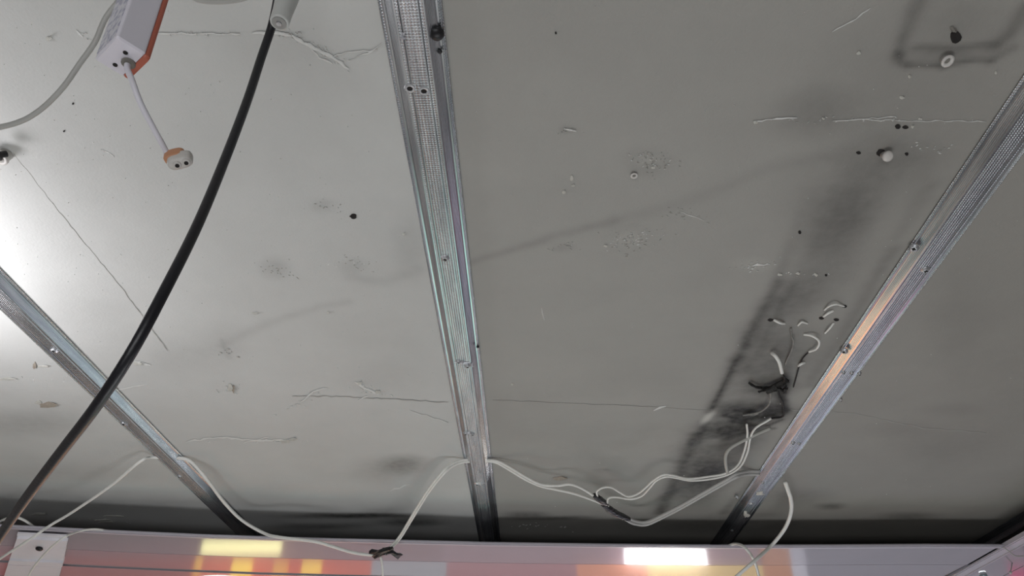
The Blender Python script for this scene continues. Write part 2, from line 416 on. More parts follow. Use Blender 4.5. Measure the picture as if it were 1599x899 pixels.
# rest of the false ceiling further back, out of view
V_, F_ = box_vf(((RX0+XR)/2, (2.36+RY1)/2, ZF+.012), (XR-RX0, RY1-2.36, .008)); obj('plank', V_, F_, M_plank, false_ceiling)
# right field beside the bar
for k in range(11):
    a = XR+.030+.115*k
    V_, F_ = box_vf((a+.055, 1.4, ZF+.006), (.111, 3.4, .008)); obj('plank', V_, F_, M_plank, false_ceiling)
# edge trims
M_trimdark = mat('trim_groove', (.10, .10, .12), .5)
def trim_vf(lip0, lip1, z0, z1):
    V_, F_ = [], []
    n = len(edge)
    for p in edge:
        V_ += [Vector((p.x, p.y+lip0, ZF+z0)), Vector((p.x, p.y+lip1, ZF+z0)), Vector((p.x, p.y+lip1, ZF+z1)), Vector((p.x, p.y+lip0, ZF+z1))]
    for i in range(n-1):
        for k in range(4):
            F_.append((4*i+k, 4*i+(k+1) % 4, 4*i+4+(k+1) % 4, 4*i+4+k))
    F_.append((3, 2, 1, 0)); F_.append((4*n-4, 4*n-3, 4*n-2, 4*n-1)); return V_, F_
t1 = struct(obj('trim_1', *join(trim_vf(0, .0035, -.0005, .0025), trim_vf(.0055, .014, -.0015, .0002), trim_vf(.0015, .0035, .0, .004)), M_trim))
obj('groove', *trim_vf(.0032, .0058, -.0002, .0012), M_trimdark, t1)
# long bar along the depth, passing the corner
def bar(name, x0, x1, z0, z1, y0=.3, y1=3.9, m=M_trim, parent=None):
    v, f = box_vf(((x0+x1)/2, (y0+y1)/2, ZF+(z0+z1)/2), (x1-x0, y1-y0, z1-z0)); return obj(name, v, f, m, parent)
t2 = struct(bar('trim_2', XR, XR+.004, -.003, .006))
bar('lip', XR+.0055, XR+.028, -.0035, -.001, parent=t2)
bar('groove', XR+.004, XR+.0056, -.002, .001, m=M_trimdark, parent=t2)
bar('lip', XR+.0285, XR+.031, -.006, .004, parent=t2)
bar('groove', XR-.008, XR-.001, .0, .003, y0=corner.y+.012, m=M_trimdark, parent=t2)
# side fascia above the bar
# ------------------------------------------------------------------ furring channels
HH = .010
half = [(27.5, 0), (27.5, 1.2), (26.6, 1.6), (25.7, 1.1), (24.8, 1.6), (23.6, 1.0), (22.0, 1.0), (21.4, 1.7),
        (13.9, 9.4), (13.2, 10.0), (12.4, 10.0), (9.3, 10.0), (8.8, 9.3), (8.2, 10.0), (7.8, 10.0), (4.0, 10.0)]
prof = [(-x, z) for x, z in half] + [(0, 10.05)] + half[::-1]
# fine ribs rolled into the sloping sides
def with_ribs(pr):
    out = []
    for (x0, z0), (x1, z1) in zip(pr[:-1], pr[1:]):
        out.append((x0, z0))
        if abs(x1-x0) > 5 and abs(z1-z0) > 5:
            nrib = 5; dx, dz = x1-x0, z1-z0; l = math.hypot(dx, dz); nx_, nz_ = -dz/l, dx/l
            if nz_ < 0: nx_, nz_ = -nx_, -nz_
            for k in range(nrib):
                for tt, o in ((.12+.16*k, 0), (.17+.16*k, -.10), (.22+.16*k, 0)):
                    out.append((x0+dx*tt+nx_*o, z0+dz*tt+nz_*o))
    out.append(pr[-1]); return out
profR = with_ribs(prof)
def channel(name, label, px, py, yend, y0=-1.0, lean=0.0):
    c = P(px, py); root = thing(name, label, 'channel', (c.x, 1.0, ZC), 'galvanised furring channels on the ceiling')
    ys = np.linspace(y0, yend, 14); V_, F_ = [], []; n = len(profR)
    for y in ys:
        for x, z in profR: V_.append((x/1000 + lean*(y-c.y), y-1.0, -z/1000-.0008))
    for i in range(len(ys)-1):
        for k in range(n-1): F_.append((i*n+k, i*n+k+1, (i+1)*n+k+1, (i+1)*n+k))
    o = obj('profile', V_, F_, M_galv, root)
    o['label'] = 'rolled galvanised steel hat profile with dimpled web'
    sm = o.modifiers.new('thick', 'SOLIDIFY'); sm.thickness = .0006; sm.offset = 1
    return root
YE = P(760, 838).y
ch_c = channel('furring_channel', 'galvanised furring channel down the middle of the ceiling with a black knob on its rim', 720, 540, 2.02)
ch_r = channel('furring_channel', 'galvanised furring channel right of the smoke stained wires, glinting orange', 1343, 540, 2.02)
ch_l = channel('furring_channel', 'galvanised furring channel on the left, passing behind the black cable', 98, 547, 2.05)
ch_e = channel('furring_channel', 'galvanised furring channel at the far right edge above the false ceiling corner', 1535, 846, 2.3)

def rot_to(d):
    return Vector((0, 0, -1)).rotation_difference(Vector(d)).to_matrix()
def local(parent, vf): return shift(vf[0], parent.location), vf[1]
def screw(parent, px, py, h=HH+.001, r=.0045, tilt=(0, 0, -1), name='screw'):
    p = P(px, py, h); d = Vector(tilt).normalized()
    vf = lathe_vf([(r*1.3, -.0012), (r*1.3, 0), (r, .0006), (r*.85, .0022), (r*.45, .0030), (r*.40, .0016), (r*.05, .0014)], p, d, 16)
    s = obj(name, *local(parent, vf), M_screw, parent, True)
    R = rot_to(d)
    cv = join(box_vf(p+d*.0026, (r*1.1, r*.22, .0012), R), box_vf(p+d*.0026, (r*.22, r*1.1, .0012), R))
    obj('cross_recess', *local(parent, cv), M_hole, s)
    return s
def dimple_hole(parent, px, py, h=HH+.0008, r=.003):
    p = P(px, py, h); n = 14; V_, F_ = [], []
    rnd = random.Random(int(px)); 
    prf = [(r*1.9, -.0004), (r*1.35, .0012), (r, .0010), (r*.8, -.0008)]
    vf = lathe_vf(prf, p, (0, 0, -1), n); vf = (vf[0], vf[1][:-2])
    rm = obj('punched_hole', *local(parent, vf), M_screw, parent, True)
    obj('hole', *local(parent, lathe_vf([(r*.95, 0), (r*.95, .0004)], p, (0, 0, -1), n)), M_hole, rm)
rd = random.Random(3)
def smear(parent, px, py, wpx, hpx, h=HH+.001, m=None, name='plaster_smear', seed=0, n=13):
    """small crusty patch of plaster, raised and ragged"""
    r_ = random.Random(seed+int(px*7+py)); c = P(px, py, h); V_, F_ = [], []
    m = m or M_plaster; rim = []
    for k in range(n):
        a = 2*math.pi*k/n; q_ = r_.uniform(.3, 1.15)
        rim.append(P(px+math.cos(a)*wpx/2*q_, py+math.sin(a)*hpx/2*q_, h))
    V_ += [v.copy() for v in rim]
    V_ += [c.lerp(v, .55)+Vector((0, 0, -r_.uniform(.0008, .0026))) for v in rim]
    V_.append(c+Vector((0, 0, -.002)))
    for k in range(n):
        F_.append((k, (k+1) % n, n+(k+1) % n, n+k)); F_.append((n+k, n+(k+1) % n, 2*n))
    return obj(name, *local(parent, (V_, F_)), m, parent)
M_bright = mat('bright_scraped_zinc', (.5, .51, .54), .42, metal=.7, noise=.25, nscale=400)
# middle channel
dimple_hole(ch_c, 640, 138); dimple_hole(ch_c, 662, 142); smear(ch_c, 629, 58, 10, 16, m=M_bright, name='dent')
screw(ch_c, 695, 403, r=.0045)
smear(ch_c, 722, 566, 26, 6, m=M_bright, name='bent_tab'); smear(ch_c, 737, 569, 10, 8, m=M_bright, name='bent_tab'); screw(ch_c, 716, 564, r=.0032); screw(ch_c, 730, 571, r=.0034)
screw(ch_c, 727, 676, r=.0035); screw(ch_c, 738, 677, r=.0030); smear(ch_c, 733, 675, 22, 4, m=M_bright, name='bent_tab')
smear(ch_c, 749, 755, 26, 7, m=M_bright, name='bent_tab'); screw(ch_c, 745, 755, r=.004); screw(ch_c, 748, 735, r=.0016)
k1 = obj('black_knob', *local(ch_c, lathe_vf([(.004, 0), (.0062, .001), (.0068, .004), (.005, .0065), (.001, .0072)], P(682, 50, .003), (0.1, -.2, -1), 16)), M_blackmetal, ch_c, True); k1['label'] = 'round black knob on the rim'
obj('black_knob', *local(ch_c, lathe_vf([(.002, 0), (.0024, .002), (.001, .0032)], P(687, 79, .003), (0, -.2, -1), 10)), M_blackmetal, ch_c, True)
obj('black_knob', *local(ch_c, lathe_vf([(.002, 0), (.0024, .002), (.001, .0032)], P(746, 540, .003), (0, -.2, -1), 10)), M_blackmetal, ch_c, True)
# left channel
for x, y in ((84, 547), (193, 661)):
    screw(ch_l, x, y, r=.0042, tilt=(.2, -.3, -1)); smear(ch_l, x+3, y+1, 14, 7, m=M_bright, name='bent_tab')
screw(ch_l, 280, 743, r=.004)
# right channel
screw(ch_r, 1427, 387, h=.0075, r=.0045, tilt=(-.5, -.2, -1)); screw(ch_r, 1445, 421, r=.0045)
screw(ch_r, 1318, 548, h=.0075, r=.0045, tilt=(-.5, -.2, -1))
for x, y in ((1317, 581), (1330, 582), (1342, 583)): screw(ch_r, x, y, r=.0026)
screw(ch_r, 1238, 691, r=.0035); screw(ch_r, 1248, 692, r=.0025); screw(ch_r, 1191, 753, r=.003)
smear(ch_r, 1187, 770, 16, 7); screw(ch_r, 1173, 786, r=.004); screw(ch_r, 1150, 776, h=.0065, r=.004, tilt=(-.5, -.2, -1)); smear(ch_r, 1165, 804, 16, 14); screw(ch_r, 1143, 828, r=.0035)
screw(ch_r, 1313, 624, h=.003, r=.002)

# ------------------------------------------------------------------ plaster damage on the ceiling (pieces of the ceiling)
def ridge(pts, wpx, m, name, hz=.0010, jit=1.0, seed=0):
    """ragged narrow ridge or crack following picture points on the ceiling"""
    r_ = random.Random(seed+int(pts[0][0]*3+pts[0][1])); fine = []
    for a, b in zip(pts[:-1], pts[1:]):
        n = max(2, int(math.hypot(b[0]-a[0], b[1]-a[1])/7))
        for k in range(n): fine.append((a[0]+(b[0]-a[0])*k/n+r_.uniform(-1, 1)*jit, a[1]+(b[1]-a[1])*k/n+r_.uniform(-1, 1)*jit))
    fine.append(pts[-1]); V_, F_ = [], []
    for i, (x, y) in enumerate(fine):
        x2, y2 = fine[min(i+1, len(fine)-1)]; x1, y1 = fine[max(i-1, 0)]
        tx, ty = x2-x1, y2-y1; l = math.hypot(tx, ty) or 1; ww = wpx/2*(.4 if i in (0, len(fine)-1) else r_.uniform(.5, 1.2))
        a = P(x-ty/l*ww, y+tx/l*ww, .0004); b = P(x+ty/l*ww, y-tx/l*ww, .0004); c = P(x, y, .0004+hz)
        V_ += [a, c, b]
    for i in range(len(fine)-1):
        F_ += [(3*i, 3*i+1, 3*i+4, 3*i+3), (3*i+1, 3*i+2, 3*i+5, 3*i+4)]
    return obj(name, V_, F_, m, ceiling)
M_thin = mat('ceiling_hairline', (.38, .375, .355), .9)
ridge([(22, 240), (60, 290), (120, 365), (190, 450), (262, 548)], 1.3, M_thin, 'crack', .0002, .8)
ridge([(455, 618), (560, 620), (700, 628)], 1.2, M_thin, 'crack', .0002, 1.2)
ridge([(770, 625), (900, 630), (1035, 636), (1110, 642)], 1.0, M_thin, 'crack', .0002, .8)
ridge([(1235, 640), (1330, 645), (1440, 668), (1540, 676)], 1.0, M_thin, 'crack', .0002, .8)
M_ridge = mat('raised_paint_ridge', (.66, .67, .65), .6, noise=.05, nscale=120)
for pts, wd in [([(245, 52), (300, 53), (375, 53)], 3), ([(395, 52), (430, 51), (455, 56)], 5), ([(455, 55), (475, 68), (497, 78), (520, 90), (545, 108)], 6), ([(470, 62), (500, 90), (520, 100)], 3),
                ([(545, 95), (580, 80), (596, 68)], 2.5), ([(505, 92), (540, 82), (590, 78)], 2), ([(1020, 640), (1040, 634)], 3), ([(555, 595), (570, 606), (592, 615)], 3.5), ([(560, 625), (575, 618)], 3),
                ([(470, 628), (490, 612), (512, 606)], 3), ([(290, 690), (340, 682), (400, 688), (460, 686)], 3), ([(380, 690), (420, 682)], 2.5), ([(608, 766), (640, 756)], 2.5),
                ([(1175, 190), (1205, 186), (1245, 184)], 2.5), ([(1175, 415), (1200, 412)], 3), ([(1300, 190), (1340, 186), (1400, 182)], 1.5),
                ([(1325, 187), (1540, 190)], 1.4), ([(1300, 50), (1330, 33), (1360, 12)], 2), ([(880, 200), (900, 205)], 4), ([(118, 48), (130, 58)], 4), ([(160, 235), (178, 244)], 2.5), ([(1060, 330), (1100, 345)], 1.5),
                ([(180, 610), (230, 600)], 2), ([(640, 640), (700, 660)], 1.4), ([(845, 480), (850, 500)], 1.5), ([(210, 565), (235, 570)], 3)]:
    ridge(pts, wd, M_ridge, 'plaster_ridge', .0004, 1.3)
def flake(px, py, w_, h_, m=M_paintflake, lift=.004, seed=0, name='paint_flake', ang=0.0):
    """a curled flake: ragged outline, one edge lifted from the ceiling"""
    r_ = random.Random(seed+int(px*3+py)); n = 9; V_, F_ = [], []
    for k in range(n):
        a = 2*math.pi*k/n; q_ = r_.uniform(.55, 1.15); x, y = math.cos(a)*w_/2*q_, math.sin(a)*h_/2*q_
        x, y = x*math.cos(ang)-y*math.sin(ang), x*math.sin(ang)+y*math.cos(ang)
        V_.append(P(px+x, py+y, .0006+lift*max(0, x/w_*1.6)**1.5))
    V_.append(P(px, py, .0015))
    V_ += [v+Vector((0, 0, .0005)) for v in V_]
    for k in range(n): F_ += [(k, (k+1) % n, n), (n+1+(k+1) % n, n+1+k, 2*n+1), ((k+1) % n, k, n+1+k, n+1+(k+1) % n)]
    return obj(name, V_, F_, m, ceiling)
M_brownflake = mat('torn_brown_paper', (.33, .29, .24), .8, noise=.15, nscale=200)
for a in [(12, 592, 24, 5), (76, 60, 10, 9), (65, 572, 20, 4), (60, 803, 26, 5), (165, 815, 22, 5), (445, 689, 16, 7), (457, 686, 12, 5), (360, 606, 12, 14), (398, 489, 9, 4), (215, 568, 16, 7),
          (1408, 153, 12, 7), (1218, 429, 9, 5), (1274, 429, 7, 6), (1246, 427, 7, 4), (1180, 191, 8, 6), (893, 278, 8, 8), (880, 300, 7, 6), (1425, 198, 6, 6), (1437, 186, 8, 5), (1286, 185, 6, 4), (895, 290, 6, 5),
          (945, 384, 8, 5), (1020, 262, 8, 4), (630, 366, 6, 5), (512, 488, 5, 4), (1555, 114, 5, 7), (1341, 83, 8, 6), (1420, 120, 6, 6), (590, 612, 10, 6), (562, 598, 8, 6), (800, 600, 5, 4), (160, 812, 30, 3), (178, 806, 40, 3)]:
    flake(*a)
flake(72, 632, 34, 9, M_brownflake); flake(60, 628, 12, 8, M_paintflake, .002)
for a in [(54, 571, 6, 14), (364, 608, 5, 14), (875, 747, 26, 7)]: flake(*a[:4], m=M_brownflake, lift=.003)
def scuff(px, py, w_, h_, n, seed, ang=0.0, m=None):
    """many short scraped flecks of paint: nobody could count them"""
    r_ = random.Random(seed); V_, F_ = [], []
    for _ in range(n):
        u, v = r_.gauss(0, .33), r_.gauss(0, .33); x = px+u*w_; y = py+v*h_+u*w_*ang
        l = r_.uniform(1.5, 6.5); a = r_.gauss(ang*-1.0+.0, .5); dx, dy = math.cos(a)*l/2, -math.sin(a)*l/2; t = r_.uniform(.4, 1.3); k = len(V_)
        V_ += [P(x-dx, y-dy, .0003), P(x, y-t, .0003), P(x+dx, y+dy, .0003), P(x, y+t, .0003), P(x, y, .0010)]
        F_ += [(k, k+1, k+4), (k+1, k+2, k+4), (k+2, k+3, k+4), (k+3, k, k+4)]
    o = obj('scraped_flecks', V_, F_, m or M_ridge, ceiling); o['kind'] = 'stuff'
M_greyfleck = mat('grey_scraped_paint', (.42, .415, .39), .8)
for k, a in enumerate([(985, 372, 62, 26, 46, -.2), (1012, 250, 50, 22, 30, .1), (1172, 415, 56, 12, 30, -.1), (500, 78, 80, 20, 60, .55), (440, 53, 50, 8, 26, 0), (355, 606, 30, 14, 16, 0), (1330, 187, 260, 7, 34, 0), (480, 622, 60, 12, 20, -.5), (575, 610, 50, 14, 18, .2),
                       (310, 53, 110, 6, 26, 0), (1450, 232, 50, 14, 14, 0), (70, 590, 80, 10, 16, 0), (420, 688, 120, 6, 20, 0), (170, 812, 60, 5, 14, 0), (820, 822, 90, 8, 16, 0), (545, 415, 50, 22, 16, 0), (165, 240, 30, 12, 8, .4), (1250, 428, 70, 6, 12, 0), (130, 55, 30, 12, 8, .3)]):
    scuff(*a[:5], 40+k, a[5])
for k, a in enumerate([(985, 376, 58, 26, 50, -.2), (1015, 256, 50, 26, 36, .1), (1055, 335, 60, 20, 20, .1), (430, 420, 50, 22, 24, .3), (505, 322, 40, 14, 12, 0), (560, 412, 50, 20, 20, 0), (885, 385, 40, 12, 14, 0), (885, 203, 22, 8, 12, 0), (350, 548, 30, 20, 10, 0)]):
    scuff(*a[:5], 80+k, a[5], M_greyfleck)
# drill holes and small pits
def pit(px, py, wpx, hpx, name='drill_hole'):
    rr = [P(px+math.cos(2*math.pi*k/12)*wpx/2*random.Random(k+int(px)).uniform(.8, 1.15), py+math.sin(2*math.pi*k/12)*hpx/2, .0009) for k in range(12)]
    c = P(px, py, .0004); V_ = rr+[c]+[v+Vector((0, 0, .0009)) for v in rr]
    return obj(name, V_, [(k, (k+1) % 12, 12) for k in range(12)]+[(k, 13+k, 13+(k+1) % 12, (k+1) % 12) for k in range(12)], M_hole, ceiling)
for a in [(552, 338, 11, 8), (1402, 198, 9, 7), (1414, 199, 9, 5), (1341, 239, 7, 4), (1416, 241, 6, 4), (1492, 58, 18, 20), (1376, 239, 14, 11), (1249, 363, 5, 5), (868, 52, 3, 3), (100, 205, 3, 3), (114, 162, 3, 3), (1290, 430, 4, 3)]:
    pit(*a)
M_tinted = mat('smoky_plaster_pit', (.20, .19, .17), .9, noise=.1)
# crust around the torn hole
smear(ceiling, 1488, 46, 16, 10, h=.0008, m=M_tinted, name='plaster_crust')
# countless tiny specks
Vs, Fs = [], []
for k in range(420):
    px, py = rd.uniform(-10, 1610), rd.uniform(-5, 800); wd = rd.uniform(.8, 2.2)
    if px > 760 and rd.random() < .55: continue
    c = P(px, py, .0006); s = wd/pxm(py)/2; n0_ = len(Vs)
    Vs += [c+Vector((s*math.cos(a), s*math.sin(a), .0004)) for a in (0, 1.26, 2.5, 3.77, 5.0)]+[c+Vector((0, 0, -.0008))]
    Fs += [(n0_+i, n0_+(i+1) % 5, n0_+5) for i in range(5)]
o = obj('paint_specks', Vs, Fs, M_ridge, ceiling); o['kind'] = 'stuff'

# ------------------------------------------------------------------ wall plugs
def plug(px, py, r, label, d=(0, -.15, -1), L_=.006, name='wall_plug', h=.001, solid=False):
    p = P(px, py, h)
    root = thing(name, label, 'wall plug', p)
    if solid:
        obj('stub', *(lambda v: (shift(v[0], p), v[1]))(lathe_vf([(r*.7, -.001), (r*.75, L_*.5), (r*.95, L_*.7), (r*.9, L_), (r*.5, L_+.0014), (r*.1, L_+.0018)], p, d, 18)), M_plug, root, True); return root
    vf = lathe_vf([(r*.8, -.001), (r*.82, L_*.6), (r*1.0, L_*.7), (r*1.05, L_), (r*.6, L_+.0006), (r*.5, L_*.6)], p, d, 18)
    obj('collar', shift(vf[0], p), vf[1], M_plug, root, True)
    vf = lathe_vf([(r*.45, L_*.6), (r*.45, L_*.75)], p, d, 12); obj('bore', shift(vf[0], p), vf[1], M_tinted, root)
    return root
plug(990, 273, .0040, 'small white round plug flush in the ceiling, in the bay right of the middle channel', L_=.002)
plug(1381, 241, .0062, 'pale plug pushed out of a dark hole between two small drill holes', d=(.15, -.5, -1), L_=.008, solid=True)
plug(1476, 92, .0058, 'pale ring-shaped plug on the dark square lamp outline at the top right', d=(.1, -.2, -1), L_=.005)
pl = plug(10, 240, .0085, 'cream plug with a black screw in it at the left edge of the picture', d=(-.25, -.3, -1), L_=.009)
p = P(10, 240, .012); d_ = Vector((-.55, -.5, -.8))
vf = join(lathe_vf([(.0035, 0), (.0035, .006), (.0058, .007), (.0058, .009), (.002, .0095)], p, d_, 14)); obj('black_screw', shift(vf[0], pl.location), vf[1], M_blackmetal, pl, True)

# ------------------------------------------------------------------ lamp driver with orange base, top left
SC = 1.9e3/1155*1.0
dep = .45; s_ = dep/F_PX
u3 = RT*.7809 + UP*.3500 - FW*.5174; v3 = RT*.6235 - UP*.3882 + FW*.6786; a3 = -RT*.0367 + UP*.8525 + FW*.5214
A0 = D(147, 94, dep); WU, WV, LA = .0275, .0177, .075
def drv(u, v, a): return A0 + u3*u + v3*v + a3*a
dr = thing('lamp_driver', 'white lamp driver box with orange base, hanging at the top left with a lead below', 'lamp driver', A0)
def prism_uv(poly, a0, a1, bev=.0012):
    """poly in (u,v), extruded along the box with a small bevel at the near end"""
    cu = sum(p_[0] for p_ in poly)/len(poly); cv = sum(p_[1] for p_ in poly)/len(poly); n = len(poly); V_ = []
    for a, k in ((a0, bev), (a0+bev, 0), (a1, 0)):
        for (x, y) in poly:
            dx, dy = x-cu, y-cv; l = math.hypot(dx, dy); V_.append(drv(x-dx/l*k, y-dy/l*k, a))
    F_ = [tuple(range(n)), tuple(2*n+k for k in range(n))[::-1]]
    for r_ in range(2):
        for k in range(n): F_.append((r_*n+k, (r_+1)*n+k, (r_+1)*n+(k+1) % n, r_*n+(k+1) % n))
    return V_, F_
def rrect(u0, u1, v0, v1, r, n=4):
    out = []
    for (cx_, cy_, s0) in ((u1-r, v1-r, 0), (u0+r, v1-r, 90), (u0+r, v0+r, 180), (u1-r, v0+r, 270)):
        for k in range(n+1):
            a = math.radians(s0+90*k/n); out.append((cx_+r*math.cos(a), cy_+r*math.sin(a)))
    return out
vf = prism_uv(rrect(0, WU, 0, WV, .0015), 0, LA); b_ = obj('housing', shift(vf[0], A0), vf[1], M_driver, dr)
vf = prism_uv(rrect(.0008, WU-.0004, WV-.0005, WV+.0036, .0018), -.0008, LA+.001); obj('base_plate', shift(vf[0], A0), vf[1], M_orange, dr)['label'] = 'orange base plate'
# printed label face
def label_mat():
    m = mat('printed_label', (.62, .61, .66), .5); nt = m.node_tree; N = nt.nodes; L = nt.links; b = N['Principled BSDF']
    tc = N.new('ShaderNodeTexCoord'); t = N.new('ShaderNodeTexNoise'); t.inputs['Scale'].default_value = 220; t.inputs['Detail'].default_value = 3
    L.new(tc.outputs['Object'], t.inputs['Vector']); r = N.new('ShaderNodeValToRGB')
    r.color_ramp.elements[0].position = .42; r.color_ramp.elements[0].color = (.40, .40, .50, 1); r.color_ramp.elements[1].position = .55; r.color_ramp.elements[1].color = (.66, .65, .70, 1)
    L.new(t.outputs['Fac'], r.inputs[0]); L.new(r.outputs[0], b.inputs['Base Color']); return m
V_ = [drv(u, -.0004, a) for u, a in ((.002, .004), (WU-.003, .004), (WU-.003, LA-.004), (.002, LA-.004))]
V_ += [drv(u, .0004, a) for u, a in ((.002, .004), (WU-.003, .004), (WU-.003, LA-.004), (.002, LA-.004))]
o = obj('printed_label', shift(V_, A0), [(0, 1, 2, 3), (7, 6, 5, 4), (0, 4, 5, 1), (1, 5, 6, 2), (2, 6, 7, 3), (3, 7, 4, 0)], label_mat(), dr); o['label'] = 'faint grey print on a white sticker'
for x, y in ((180, 101), (196, 82)):
    # screw holes in the end face
    pr_ = D(x, y, dep); t_ = (A0-pr_).dot(a3); ray = (D(x, y, 1)-CAM); tt = (A0-CAM).dot(a3)/ray.dot(a3); hp = CAM+ray*tt
    vf = lathe_vf([(.0014, 0), (.0014, .0005)], hp, -a3, 12); obj('screw_hole', shift(vf[0], A0), vf[1], M_hole, dr)
ray = (D(201, 98, 1)-CAM); hp = CAM+ray*((A0-CAM).dot(a3)/ray.dot(a3))
d0 = depth(hp)
lead = catmull([hp+a3*.004, hp-a3*.004, D(206, 125, d0-.008), D(219, 160, d0-.007), D(238, 197, d0), D(255, 228, d0+.006), D(264, 246, d0+.008)], 8)
vf = tube_vf(lead, 4.7*s_, 14); obj('output_lead', shift(vf[0], A0), vf[1], mat('white_lead_sheath', (.72, .71, .77), .45), dr, True)
vf = lathe_vf([(.0030, 0), (.0042, .001), (.0042, .002), (.003, .0026)], hp+a3*.001, -a3, 14); obj('grommet', shift(vf[0], A0), vf[1], M_tinted, dr, True)
# two-pin socket at the end of the lead
cd = (lead[-1]-lead[-4]).normalized(); cdir = (cd*.75 - FW*.9).normalized(); side = (RT*.97+UP*.16); side = (side-cdir*side.dot(cdir)).normalized(); nn = cdir.cross(side)
def conn_vf(c, hw, hh, l0, l1, bev, n=20):
    V_ = []; 
    for (l, k) in ((l0, 1-bev), (l0+.001, 1), (l1-.0015, 1), (l1, 1-bev)):
        for i in range(n):
            a = 2*math.pi*i/n; ca_, sa_ = math.cos(a), math.sin(a)
            ex = 2/3.2; x = math.copysign(abs(ca_)**ex, ca_)*hw*k; y = math.copysign(abs(sa_)**ex, sa_)*hh*k
            V_.append(c+cdir*l+side*x+nn*y)
    F_ = [tuple(range(n))[::-1], tuple(3*n+i for i in range(n))]
    for r_ in range(3):
        for i in range(n): F_.append((r_*n+i, r_*n+(i+1) % n, (r_+1)*n+(i+1) % n, (r_+1)*n+i))
    return V_, F_
cc = D(268, 243, d0+.008)
sock = obj('socket', *(lambda vf: (shift(vf[0], A0), vf[1]))(conn_vf(D(281, 252, d0+.004), 19*s_, 10.5*s_, -.006, .003, .12)), M_plug, dr, True)
obj('collar', *(lambda vf: (shift(vf[0], A0), vf[1]))(conn_vf(D(272.5, 243.5, d0+.007), 16*s_, 8.5*s_, -.004, .004, .1)), M_peach, sock, True)['label'] = 'peach collar'
for x, y in ((277, 257), (291, 253)):
    c0 = D(x, y, d0-.000); base = D(281, 252, d0+.004)+cdir*.003; ray = c0-CAM; tt = (base-CAM).dot(cdir)/ray.dot(cdir); hp2 = CAM+ray*tt
    vf = lathe_vf([(.0024, -.0006), (.0024, .0008), (.0016, .0011)], hp2, cdir, 12); pr = obj('pin_sleeve', shift(vf[0], A0), vf[1], M_plug, sock, True)
    vf = lathe_vf([(.0013, .0006), (.0013, .0015)], hp2, cdir, 12); obj('pin_hole', shift(vf[0], A0), vf[1], M_hole, sock)

# supply cable behind the driver
pts = [D(215, -45, .535), D(190, -5, .54), D(165, 28, .54), D(148, 66, .54), D(124, 100, .54), D(97, 138, .54), D(62, 172, .54), D(25, 192, .54), D(-30, 203, .54), D(-90, 205, .54)]
vf = tube_vf(catmull(pts, 8), 5.6*.54/F_PX, 14, flat=.75)
tag(obj('supply_cable', *vf, M_grey_cable, None, True), 'grey cable curving down behind the white driver box to the left edge', 'cable')
# grey loop at the top edge
pts = [D(285, -30, .56), D(297, -8, .56), D(312, 1, .56), D(345, 3, .56), D(380, -2, .56), D(410, -16, .56)]
vf = join(tube_vf(catmull(pts, 8), 3.8*.56/F_PX, 12)); 
pts2 = [D(292, -30, .57), D(306, -8, .57), D(325, -3, .57), D(350, -4, .57), D(385, -9, .57), D(410, -22, .57)]
vf = join(vf, tube_vf(catmull(pts2, 8), 3.8*.57/F_PX, 12))
tag(obj('grey_cable', *vf, M_grey_cable, None, True), 'grey cable loop dipping in from the top edge between driver and plug', 'cable')
# black cable across the left bay
bl = [(440, -40, .585), (433, 0, .60), (424, 42, .61), (408, 90, .60), (385, 160, .57), (350, 252, .525), (308, 352, .475), (258, 452, .435), (205, 550, .42), (150, 634, .43), (95, 706, .46), (48, 768, .50), (10, 822, .54), (-30, 885, .59), (-60, 940, .64)]
vf = tube_vf(catmull([D(*p_) for p_ in bl], 8), .0034, 18)
tag(obj('black_cable', *vf, M_black_cable, None, True), 'thick black cable slanting from the top edge to the lower left corner', 'cable')
# pale tube-shaped plug
e0 = D(436, 36, .50); e1 = D(462, -45, .53); ax = (e1-e0).normalized(); L0 = (e1-e0).length; rr = 15.0*.50/F_PX
pk = thing('cable_sleeve', 'pale tube-shaped plug at the top edge beside the start of the black cable', 'plug', e0)
vf = lathe_vf([(rr*.75, .0004), (rr*.92, 0), (rr, .0015), (rr*1.02, .01), (rr*1.18, .025), (rr*1.25, L0)], e0, ax, 24); obj('barrel', shift(vf[0], e0), vf[1], mat('pale_grey_plastic', (.52, .53, .51), .35), pk, True)
vf = lathe_vf([(rr*.74, -.0004), (rr*.72, .0012)], e0, ax, 20); f_ = obj('end_face', shift(vf[0], e0), vf[1], mat('dull_grey_insert', (.30, .30, .29), .4), pk)
vf = lathe_vf([(rr*.28, -.0014), (rr*.32, .0004)], e0, ax, 12); obj('end_screw', shift(vf[0], e0), vf[1], M_screw, f_)

